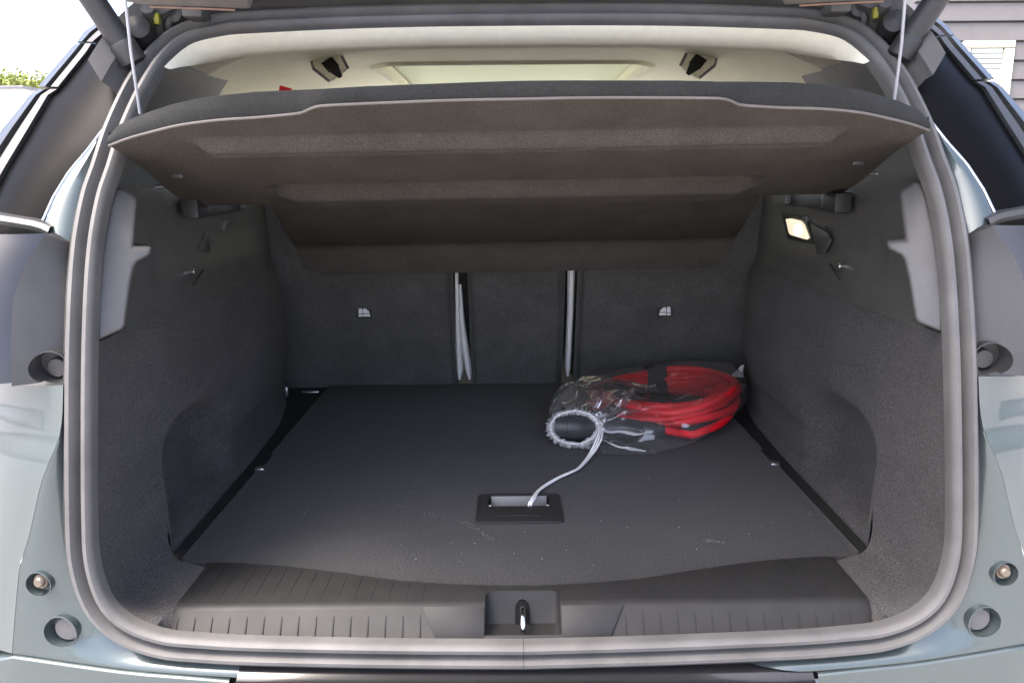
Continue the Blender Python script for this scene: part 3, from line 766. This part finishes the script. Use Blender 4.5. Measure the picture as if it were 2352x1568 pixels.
# black bumper step in the middle
y0 = aty(1192, 1543, -.012)
stepP = []
for u in range(548, 1868, 60):
    c = abs(u-1192)/650
    stepP.append(aty(u, 1546-9*c*c, -.010) + Vector((0, -.002, -.001)))
stepP.append(aty(1866, 1537, -.010)+Vector((0, -.002, -.001)))
stepP = [Vector((p.x, p.y, p.z-.002)) for p in stepP]
rws = []
for a, b in ((.012, .006), (0, .0), (-.004, -.003), (-.010, -.0055), (-.014, -.007), (-.06, -.012), (-.12, -.02), (-.16, -.05), (-.165, -.2), (-.1, -.4)):
    rws.append([p+Vector((0, a, b)) for p in stepP])
grid('bumper_step', rws, 'gloss_black', car)
for x0_, x1_ in ((.395, .412), (.418, .446)):
    V, F = boxv(((x0_+x1_)/2, stepP[0].y-.033, stepP[0].z-.0092), (x1_-x0_, .003, .002)); mesh('step_lettering', V, F, 'white_plastic', car, sm=False)

# --- tailgate, swung up -------------------------------------------------
rws = []
for t in [i/10 for i in range(11)]:
    row = []
    for i in range(13):
        x = -.60 + 1.2*i/12
        row.append(tg0 + tgd*(t*1.12) + Vector((x*(1-.04*t), 0, 0)) - tgn*(.04*math.sin(math.pi*t)+.05*(1-(x/.6)**2)))
    rws.append(row)
tail = grid('tailgate', rws, 'paint', car, thick=tgn*.05)
for s in (-1, 1):
    wp = [at(u, v, 1.13) for u, v in [(288, -30), (288, 6), (330, 14), (576, 23), (586, -2), (600, -30)]]
    wg = prism('inner_trim', mir(wp, s), (0, -.16, .16), 'panel_brown', tail, bev=.003)
    tube('edge_tape', mir([at(u, v, 1.127) for u, v in [(345, 17), (470, 21), (540, 24)]], s), .0014, 'rust_tape', tail, n=6)
    box('buffer', mir([at(452, 34, 1.2)], s)[0], (.03, .04, .014), 'rubber', tail, bev=.004)
grid('inner_panel', [[tg0 + tgd*t + tgn*(.055+.02*math.sin(math.pi*t)) + Vector((x, 0, 0)) for x in (-.50, -.2, 0, .2, .50)] for t in (.03, .3, .6, 1.05)], 'panel_brown', tail, thick=tgn*.01)

# ================================================================== load floor board
lf = empty('load_floor', (0, 1.65, 0), 'black carpeted boot floor board with a recessed black pull handle', 'floor board')
BW = .551
sideY = Yb(.5)+.004
fe = [Vector((x, Yb(x)+.0025, 0)) for x in [-.50+i*.04 for i in range(26)]]
outl = fe + [Vector((.535, 1.128, 0)), Vector((BW, 1.150, 0)), Vector((BW, 1.56, 0)), Vector((BW-.008, 1.57, 0)), Vector((BW-.008, 1.625, 0)), Vector((BW, 1.635, 0)), Vector((BW, 2.212, 0)), Vector((-BW, 2.212, 0)), Vector((-BW, 1.635, 0)), Vector((-BW+.008, 1.625, 0)), Vector((-BW+.008, 1.57, 0)), Vector((-BW, 1.56, 0)), Vector((-BW, 1.150, 0)), Vector((-.535, 1.128, 0))]
board = prism('board', outl, (0, 0, -.018), 'carpet', lf, bev=.0025)
hy0, hy1 = atz(1192, 1203, 0).y, atz(1192, 1137, 0).y
hxa = (atz(1294, 1196, 0).x-atz(1091, 1198, 0).x)/2; hxb = (atz(1270, 1140, 0).x-atz(1112, 1140, 0).x)/2
V, F = boxv((0, (hy0+.012+hy1-.004)/2, 0), (.128, hy1-hy0-.016, .08)); cut(board, V, F)
def rr(pts, n=4):
    return pts
bez = prism('handle_bezel', [(-hxa, hy0+.006, .0005), (-hxa+.008, hy0, .0005), (hxa-.008, hy0, .0005), (hxa, hy0+.006, .0005), (hxb+.012, hy1-.006, .0005), (hxb+.004, hy1, .0005), (-hxb-.004, hy1, .0005), (-hxb-.012, hy1-.006, .0005)], (0, 0, .0035), 'black_plastic', lf, bev=.0015)
slotp = [(-.061, hy1-.058), (.061, hy1-.058), (.055, hy1-.007), (-.055, hy1-.007)]
cut(bez, [Vector((x, y, z_)) for z_ in (-.04, .04) for x, y in slotp], [(0, 1, 2, 3), (4, 5, 6, 7), (0, 1, 5, 4), (1, 2, 6, 5), (2, 3, 7, 6), (3, 0, 4, 7)])
# cup under the handle: sides, bottom, and a back wall coloured lighter for sky light on it
cyb, cyf = hy1-.008, hy0+.014
prism('cup_back', [(-.054, cyb, .002), (.054, cyb, .002), (.052, cyb-.012, -.034), (-.052, cyb-.012, -.034)], (0, .004, 0), 'skylit_grey', lf, bev=.002)
for s in (-1, 1):
    prism('cup_side', [(s*.0575, cyb+.002, .0025), (s*.0575, cyf, .0), (s*.0575, cyf, -.04), (s*.0575, cyb+.002, -.04)], (s*.003, 0, 0), 'black_plastic', lf)
box('cup_bottom', (0, (cyb+cyf)/2, -.042), (.125, cyb-cyf, .004), 'black_plastic', lf, bev=0)
box('pull_lip', (0, hy0+.026, .0048), (.075, .003, .0012), 'black_plastic', lf, bev=.0005)

# ================================================================== parcel shelf
TIPZ = .648; 
def shz(Y): return .8988 - .24*Y
def shpt(u, v):                               # where a sight line meets the underside plane of the lifted shelf
    d = ray(u, v); t = (.8988 - .24*CAM.y - CAM.z)/(d.z + .24*d.y); return CAM + d*t
def shelfroll(p): return Vector((p.x, p.y, p.z + .010*p.x))
shelf = empty('parcel_shelf', (0, 1.42, .56), 'dark felt parcel shelf lifted on cords above the boot floor', 'parcel shelf')
def proj(p):
    d = p-CAM; return CX + FPX*d.dot(Rv)/d.dot(Fv), CY - FPX*d.dot(Uv)/d.dot(Fv)
TOPE = [(240, 312), (262, 293), (275, 278), (322, 257), (400, 232), (475, 217), (588, 207), (738, 202), (838, 197), (1088, 190), (1192, 188)]
EDG = [(250, 326), (290, 311), (337, 298), (410, 281), (500, 270), (588, 265), (680, 257), (700, 251), (718, 243), (748, 239), (888, 234), (1040, 230), (1190, 229)]
el = [shpt(u, v) for u, v in EDG]
cx_ = el[-1].x
el = [Vector((p.x-cx_*(1+p.x/.6) if abs(p.x) < .6 else p.x, p.y, p.z)) for p in el]
el = [Vector((min(p.x, 0), p.y, p.z)) for p in el]
edge = resample(catmull(el, 6), 60)
edge = edge + [Vector((-p.x, p.y, p.z)) for p in reversed(edge[:-1])]
def edgeY(x):
    L_ = edge
    for a, b in zip(L_, L_[1:]):
        if a.x <= x <= b.x: return lerp(a.y, b.y, (x-a.x)/max(1e-9, b.x-a.x))
    return edge[0].y
foldY = 1.42
EX0 = -edge[0].x; EYT = edge[0].y
def relief(x, Y):                             # moulded ribs of the underside, metres downward
    ax = abs(x)
    k1 = 1-smooth(.40, .43, ax); k2 = 1-smooth(.385, .41, ax)
    h = 0.0
    h += k1*(.016*smooth(1.012, 1.030, Y) - .050*smooth(1.036, 1.080, Y) + .034*smooth(1.085, 1.108, Y))
    h += k2*(-.034*smooth(1.268, 1.320, Y) + .042*smooth(1.326, 1.364, Y))
    return h
rows = []
NT = 90
for j in range(NT+1):
    t = j/NT; row = []
    for i, e in enumerate(edge):
        Y = lerp(e.y, foldY, t)
        x = e.x*(1 + .095*smooth(EYT, foldY, Y))
        row.append(shelfroll(Vector((x, Y, shz(Y) - relief(x, Y)))))
    rows.append(row)
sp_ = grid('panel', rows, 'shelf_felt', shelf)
# rear edge band: the thick padded lip
def band(x):
    ax = -abs(x); y_ = edgeY(ax); u, v = proj(Vector((ax, y_, shz(y_)))); return max(.004, at(u, interp(TOPE, u), y_).z - shz(y_))
def band_old(x):
    ax = abs(x)
    return .022 + .005*smooth(.27, .31, ax)-.022*smooth(.42, .585, ax)
bd = []
for k in range(7):
    t = k/6
    bd.append([shelfroll(Vector((e.x, e.y - .004*math.sin(math.pi*t), e.z + band(e.x)*t))) for e in edge])
for dy in (.006, .03, .2):
    bd.append([shelfroll(Vector((e.x*(1-.0*dy), e.y+dy, e.z + band(e.x) + .003 - .24*dy*.9)) ) for e in edge])
bd.append([shelfroll(Vector((e.x*1.05, foldY+.0, shz(foldY)+.022))) for e in edge])
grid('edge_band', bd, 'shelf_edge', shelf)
tube('piping', [shelfroll(e + Vector((0, -.001, .0005))) for e in edge], .0017, 'piping', shelf, n=8)
# side returns
for s in (-1, 1):
    sd_ = [r_[0 if s < 0 else -1] for r_ in rows]
    grid('side_edge', [sd_, [p+Vector((-s*.001, 0, .018)) for p in sd_]], 'shelf_edge', shelf)
    lathe('pivot_pin', [(0, .004), (.018, .004), (.02, .002)], rows[60][0 if s < 0 else -1]+Vector((0, 0, .006)), (s, 0, 0), 'chrome', shelf, n=12)
    pk = rows[40][5 if s < 0 else -6]
    box('catch', pk+Vector((0, 0, -.002)), (.018, .008, .006), 'grey_plastic', shelf, bev=.002)
# front flap hanging down to the seat backs
fl0, fl1 = Vector((0, foldY, shz(foldY))), Vector((0, 1.86, .428))
FW0 = (at(1750, 450, foldY).x-at(622, 450, foldY).x)/2; FW1 = (at(1690, 600, 1.86).x-at(688, 600, 1.86).x)/2
rows2 = []
for j in range(41):
    t = j/40; c = fl0.lerp(fl1, t); hw = lerp(FW0, FW1, t**.85)
    if t > .88: hw -= .05*(1-math.sqrt(max(0, 1-((t-.88)/.12)**2)))
    up_ = -.060*smooth(.90, 1.0, t) + .006*smooth(.0, .12, t)
    row = []
    for i in range(61):
        x = -hw + 2*hw*i/60
        ed = 1-min(1, (hw-abs(x))/.03)
        row.append(shelfroll(Vector((x, c.y, c.z + up_ + .006*ed*ed))))
    rows2.append(row)
grid('front_flap', rows2, 'shelf_felt', shelf, thick=(0, .006, .014))
# lifting cords
for s, pa, pb in ((-1, (322, 262), (284, -40)), (1, (2053, 238), (2082, -40))):
    a = at(pa[0], pa[1], 1.04); b = at(pb[0], pb[1], 1.02)
    P_ = [a, a.lerp(b, .5)+Vector((0, -.004, 0)), b]
    tube('cord', P_, .0019, 'grey_cord', shelf, n=6)

# ================================================================== charging cable
cab = empty('charging_cable', (.385, 1.87, 0), 'coiled red charging cable with a black plug inside the clear bag', 'cable')
KC = Vector((.374, 1.886, 0))
P_ = []
LO = 12
N_ = 48
for i in range(LO*N_):
    a = 2*math.pi*i/N_ - R(85); l = i/N_
    k = int(l) + (l % 1)
    rad = .150 + .022*math.sin(l*2.3+1) + .006*math.sin(a*2+l); rad *= 1+.36*(1-smooth(-.02, .17, l))
    hz = .012 + .0045*l + .004*math.sin(a*3+l*2) + .16*max(0, rad*math.cos(a)+.02)
    P_.append(KC + Vector((rad*1.06*math.cos(a), rad*.98*math.sin(a), hz)))
# lead-in from the plug
P_ = catmull([Vector((.315, 1.662, .036)), Vector((.335, 1.662, .035))] + P_[:3], 4)[:-1] + P_[3:]
tube('cable', P_, .0092, 'red_cable', cab, n=12)
ca, cb = Vector((.085, 1.672, .043)), Vector((.320, 1.662, .036)); ax = (cb-ca).normalized()
lathe('plug', [(0, .024), (.001, .029), (.028, .029), (.029, .031), (.064, .031), (.066, .0295), (.10, .0295), (.105, .027)], ca, ax, 'connector', cab)
lathe('plug_handle', [(.104, .025), (.11, .0275), (.16, .024), (.19, .021), (.20, .018)], ca, ax, 'connector', cab)
lathe('strain_relief', [(.20, .017), (.205, .019), (.225, .017), (.24, .013), (.25, .011)], ca, ax, 'connector', cab)
# second plug tucked on the other side of the coil
lathe('plug', [(0, .02), (.002, .025), (.05, .026), (.10, .023), (.13, .015)], (.215, 1.93, .045), (.8, -.45, .0), 'connector', cab)
# hook-and-loop strap round the far side of the bundle
rws = []
sc0 = KC + Vector((.01, .158, .044))
for i in range(25):
    a = 2*math.pi*i/24; rws.append([sc0 + Vector((dx, .043*math.cos(a), .048*math.sin(a))) for dx in (-.026, 0, .026)])
grid('strap', rws, 'strap', cab)
tl_ = [sc0+Vector((-.002, -.043, .012)), sc0+Vector((-.006, -.075, .005)), sc0+Vector((-.010, -.12, -.008)), sc0+Vector((-.012, -.17, -.012)), sc0+Vector((-.012, -.22, -.012))]
grid('strap_tail', [[p+Vector((dx, 0, 0)) for dx in (-.026, 0, .026)] for p in resample(catmull(tl_, 4), 16)], 'strap', cab)

# ================================================================== clear bag
bagE = empty('plastic_bag', (.35, 1.85, 0), 'clear plastic drawstring bag holding the red cable on the boot floor', 'bag')
near = [(1262, 1004), (1310, 1020), (1370, 1042), (1420, 1047), (1490, 1047), (1540, 1036), (1610, 1012), (1664, 978), (1712, 938), (1727, 905)]
far = [(1722, 885, .08), (1700, 866, .075), (1650, 852, .075), (1600, 843, .075), (1540, 837, .075), (1460, 836, .075), (1400, 842, .075), (1350, 856, .075), (1300, 864, .09), (1266, 872, .09), (1254, 890, .075), (1252, 930, .045), (1252, 975, .02)]
ol = [atz(u, v, .002 if u < 1560 else .002+.03*(u-1560)/160) for u, v in near] + [atz(u, v, z_) for u, v, z_ in far]
ol = [Vector((p.x, p.y, 0)) for p in ol]
BC = Vector((.34, 1.83, 0))
ol = catmull(ol, 8, True)
NTH = 420
def outr(th):
    d = Vector((math.cos(th), math.sin(th), 0)); best = .2
    for a, b in zip(ol, ol[1:]+ol[:1]):
        e = b-a; den = d.x*e.y-d.y*e.x
        if abs(den) < 1e-9: continue
        w_ = a-BC; t = (w_.x*e.y-w_.y*e.x)/den; q_ = (w_.x*d.y-w_.y*d.x)/den
        if t > 0 and 0 <= q_ <= 1: best = t
    return best
RAD = [outr(2*math.pi*i/NTH) for i in range(NTH)]
RAD = [(RAD[i-1]+RAD[i]*2+RAD[(i+1) % NTH])/4 for i in range(NTH)]
MC = Vector((.130, 1.650, .046)); MN = Vector((-.12, -.90, .42)).normalized()
MA = Vector((1, 0, 0)); MA = (MA-MN*MA.dot(MN)).normalized(); MB = MN.cross(MA); 
if MB.z < 0: MB = -MB
RA, RB = .052, .036
def lift(x): return .21*max(0, x-.35)
def hbag(x, y):
    p = Vector((x, y, 0)); d = (p-KC); rr_ = math.hypot(d.x/1.06, d.y/.98)
    h1 = .084*math.exp(-((rr_-.17)/.062)**4) if rr_ > .17 else .084 - .020*smooth(.17, .03, rr_)
    q_ = p - Vector((ca.x, ca.y, 0)); e = Vector((ax.x, ax.y, 0)).normalized(); tt_ = q_.dot(e); dd = abs(q_.x*e.y-q_.y*e.x)
    h2 = .081*math.exp(-(dd/.052)**2)*(1-smooth(.22, .34, tt_))*smooth(-.08, -.02, tt_)
    h3 = .100*math.exp(-((x-.13)/.10)**2-((y-1.80)/.10)**2)
    return (h1**6+h2**6+h3**6)**(1/6) + lift(x)
NR = 120
kill = lambda P3: (math.hypot((P3-MC).dot(MA)/RA, (P3-MC).dot(MB)/RB) < 1.02 and abs((P3-MC).dot(MN)) < .07)
def foldline(x, y): return (x-.245)*.80-(y-1.70)*.60 + .010*noise.noise(Vector((x*18, y*18, 3)))
def bag_layer(name, seed, off, amp, material, keep):
    V, F = [], []
    for i in range(NR+1):
        r_ = (i/NR)**.85
        for k in range(NTH):
            th = 2*math.pi*k/NTH; R_ = RAD[k]*r_
            x, y = BC.x+R_*math.cos(th), BC.y+R_*math.sin(th)
            ed = math.sqrt(max(0, 1-r_**12))
            hh = max(.006+lift(x)*.8, lift(x) + (hbag(x, y)-lift(x))*ed)
            # long soft folds, sharper where the film is drawn together at the mouth
            left = smooth(.44, .24, x)
            w1 = noise.noise(Vector((x*7, y*15, 2+seed))); w2 = 1-abs(noise.noise(Vector((x*9+y*3, y*22-x*5, 5+seed)))*2)
            cr = amp*(.0035*w1 + .0070*max(0, w2)**3*(.15+.85*left)) + off
            P3 = Vector((x, y, hh + cr*ed*ed))
            dm = P3-MC; am, bm_ = dm.dot(MA), dm.dot(MB); dist = math.hypot(am/RA, bm_/RB)
            if dist < 6:
                an = math.atan2(bm_/RB, am/RA)
                rd = 1-abs(math.sin(an*(7.5+seed*.3)+seed+1.1*noise.noise(P3*14)))
                P3 = P3 + MN*((.017*rd**2.0-.005) * math.exp(-max(0, dist-1)/(2.8 if am > 0 else .8)))*ed*ed
            fd = (x-.235)*.80-(y-1.70)*.60; fl_ = (x-.235)*.60+(y-1.70)*.80       # the flap folded over the mouth end
            if -.10 < fl_ < .16: P3.z += .010*math.exp(-(fd/.009)**2)*smooth(-.10, -.05, fl_)*(1-smooth(.10, .16, fl_))*ed
            P3.z = max(P3.z, .0025)
            V.append(P3)
    for f in gridf(NR+1, NTH, True):
        c = sum((V[q_] for q_ in f), Vector())/4
        if not kill(c) and keep(c): F.append(f)
    return mesh(name, V, F, material, bagE)
bag_layer('film', 0, 0, 1.0, 'bag_film', lambda c: True)
bag_layer('folded_film', 2.7, .006, 1.5, 'bag_crumple', lambda c: foldline(c.x, c.y) < 0 and c.x < .36 and c.y < 1.93)
# gathered frill at the mouth, two layers
def ringpt(a, s_, out): return MC + MA*(RA*s_*math.cos(a)) + MB*(RB*s_*math.sin(a)) + MN*out
for lay in range(2):
    rws = []
    for j in range(9):
        t = j/8; row = []
        for k in range(260):
            a = 2*math.pi*k/260
            cs, sn = math.cos(a), math.sin(a)
            ru = 1.2*noise.noise(Vector((cs*13, sn*13, lay*3))) + .8*noise.noise(Vector((cs*27, sn*27, lay*5+t*1.5))) + .35*noise.noise(Vector((cs*55, sn*55, t*3)))
            big = .10*noise.noise(Vector((cs*2.2, sn*2.2, 7)))
            s_ = lerp(.86+.05*lay, 1.22, t) + big + .16*ru*(.25+abs(t-.45))
            row.append(ringpt(a, s_, .004 + .009*math.sin(math.pi*t) + .010*ru*(1-t*.5) - .010*t*t))
        row.append(row[0]); rws.append(row)
    grid('frill', rws, 'bag_frill', bagE)
dr = [ringpt(2*math.pi*k/90, 1.02+.05*noise.noise(Vector((k*.4, 0, 0))), .016+.002*math.sin(k*1.3)) for k in range(91)]
tube('drawstring', dr, .0016, 'white_cord', bagE, n=6)
for j in range(3):
    off = (j-1)*4
    P_ = []
    for i, (u, v, z_) in enumerate([(1372+off, 962, .062), (1380+off, 985, .055), (1374+off*1.4, 1012, .040), (1356+off, 1044, .012), (1331+off*.6, 1073, .005), (1311, 1084+off*.3, .005), (1286, 1095+off*.4, .005), (1256, 1112+off*.5, .005), (1236+off*.5, 1127, .006), (1224+off*.9, 1145, .010), (1217+off*.7, 1158, .006), (1216+off*.4, 1172, -.010)]):
        P_.append(atz(u, v, z_ + .0012*math.sin(i*2.1+j*2)))
    tube('drawstring_end', catmull(P_, 6), .0017, 'white_cord', bagE, n=6)
# sealed corner standing up at the far end
c0 = atz(1690, 866, .085)
tipp = at(1706, 838, c0.y)
rws = []
for j in range(7):
    t = j/6; p = c0.lerp(tipp, t); w_ = .016*(1-t)**1.3+.0035
    rws.append([p+Vector((a*w_, b*.006*math.sin(t*9), 0)) for a, b in ((-1, 0), (-.5, 1), (0, -.6), (.5, 1), (1, 0))])
grid('corner_tip', rws, 'bag_frill', bagE)

# ================================================================== lint on the carpet
V, F = [], []
spots = [(955, 1283), (1090, 1247), (1180, 1270), (1245, 1282), (1300, 1262), (1363, 1298), (1380, 1195), (1440, 1210), (1205, 1220), (2100, 1250), (2140, 1240), (362, 1290), (1545, 1081), (1530, 1098), (1445, 1116), (1560, 1150), (1490, 1098), (1145, 815), (1060, 1270), (1560, 1210), (1600, 1260), (1720, 1225), (1860, 1180), (700, 1180), (880, 1150)]
for u, v in spots:
    p = atz(u, v, .0012)
    if abs(p.x) > .53 or p.y > 2.15: continue
    s_ = random.uniform(.0006, .0012)
    a = random.uniform(0, 3)
    vv, ff = boxv(p, (s_*2.2, s_, .001), Matrix.Rotation(a, 3, 'Z')); k = len(V); V += vv; F += [tuple(q_+k for q_ in f) for f in ff]
for _ in range(60):
    p = Vector((random.uniform(-.52, .52), random.uniform(1.12, 1.8), .001)); s_ = random.uniform(.0002, .0005)
    vv, ff = boxv(p, (s_*3, s_, .0006), Matrix.Rotation(random.uniform(0, 3), 3, 'Z')); k = len(V); V += vv; F += [tuple(q_+k for q_ in f) for f in ff]
for pts_ in ([(935, 1140), (960, 1100), (1000, 1058), (1035, 1028)], [(860, 1150), (960, 1172), (1060, 1200), (1130, 1238)], [(1060, 1195), (1100, 1215), (1128, 1240)], [(1620, 1240), (1660, 1245)]):
    for p in resample(catmull([atz(u, v, .0008) for u, v in pts_], 5), 40):
        s_ = random.uniform(.00025, .0006); p = p + Vector((random.gauss(0, .0025), random.gauss(0, .0025), 0))
        vv, ff = boxv(p, (s_*3, s_, .0004), Matrix.Rotation(random.uniform(0, 3), 3, 'Z')); k = len(V); V += vv; F += [tuple(q_+k for q_ in f) for f in ff]
lint = mesh('lint', V, F, 'lint_grey', None, sm=False)
tag(lint, 'scattered pale lint and crumbs on the boot carpet', 'lint', 'stuff')
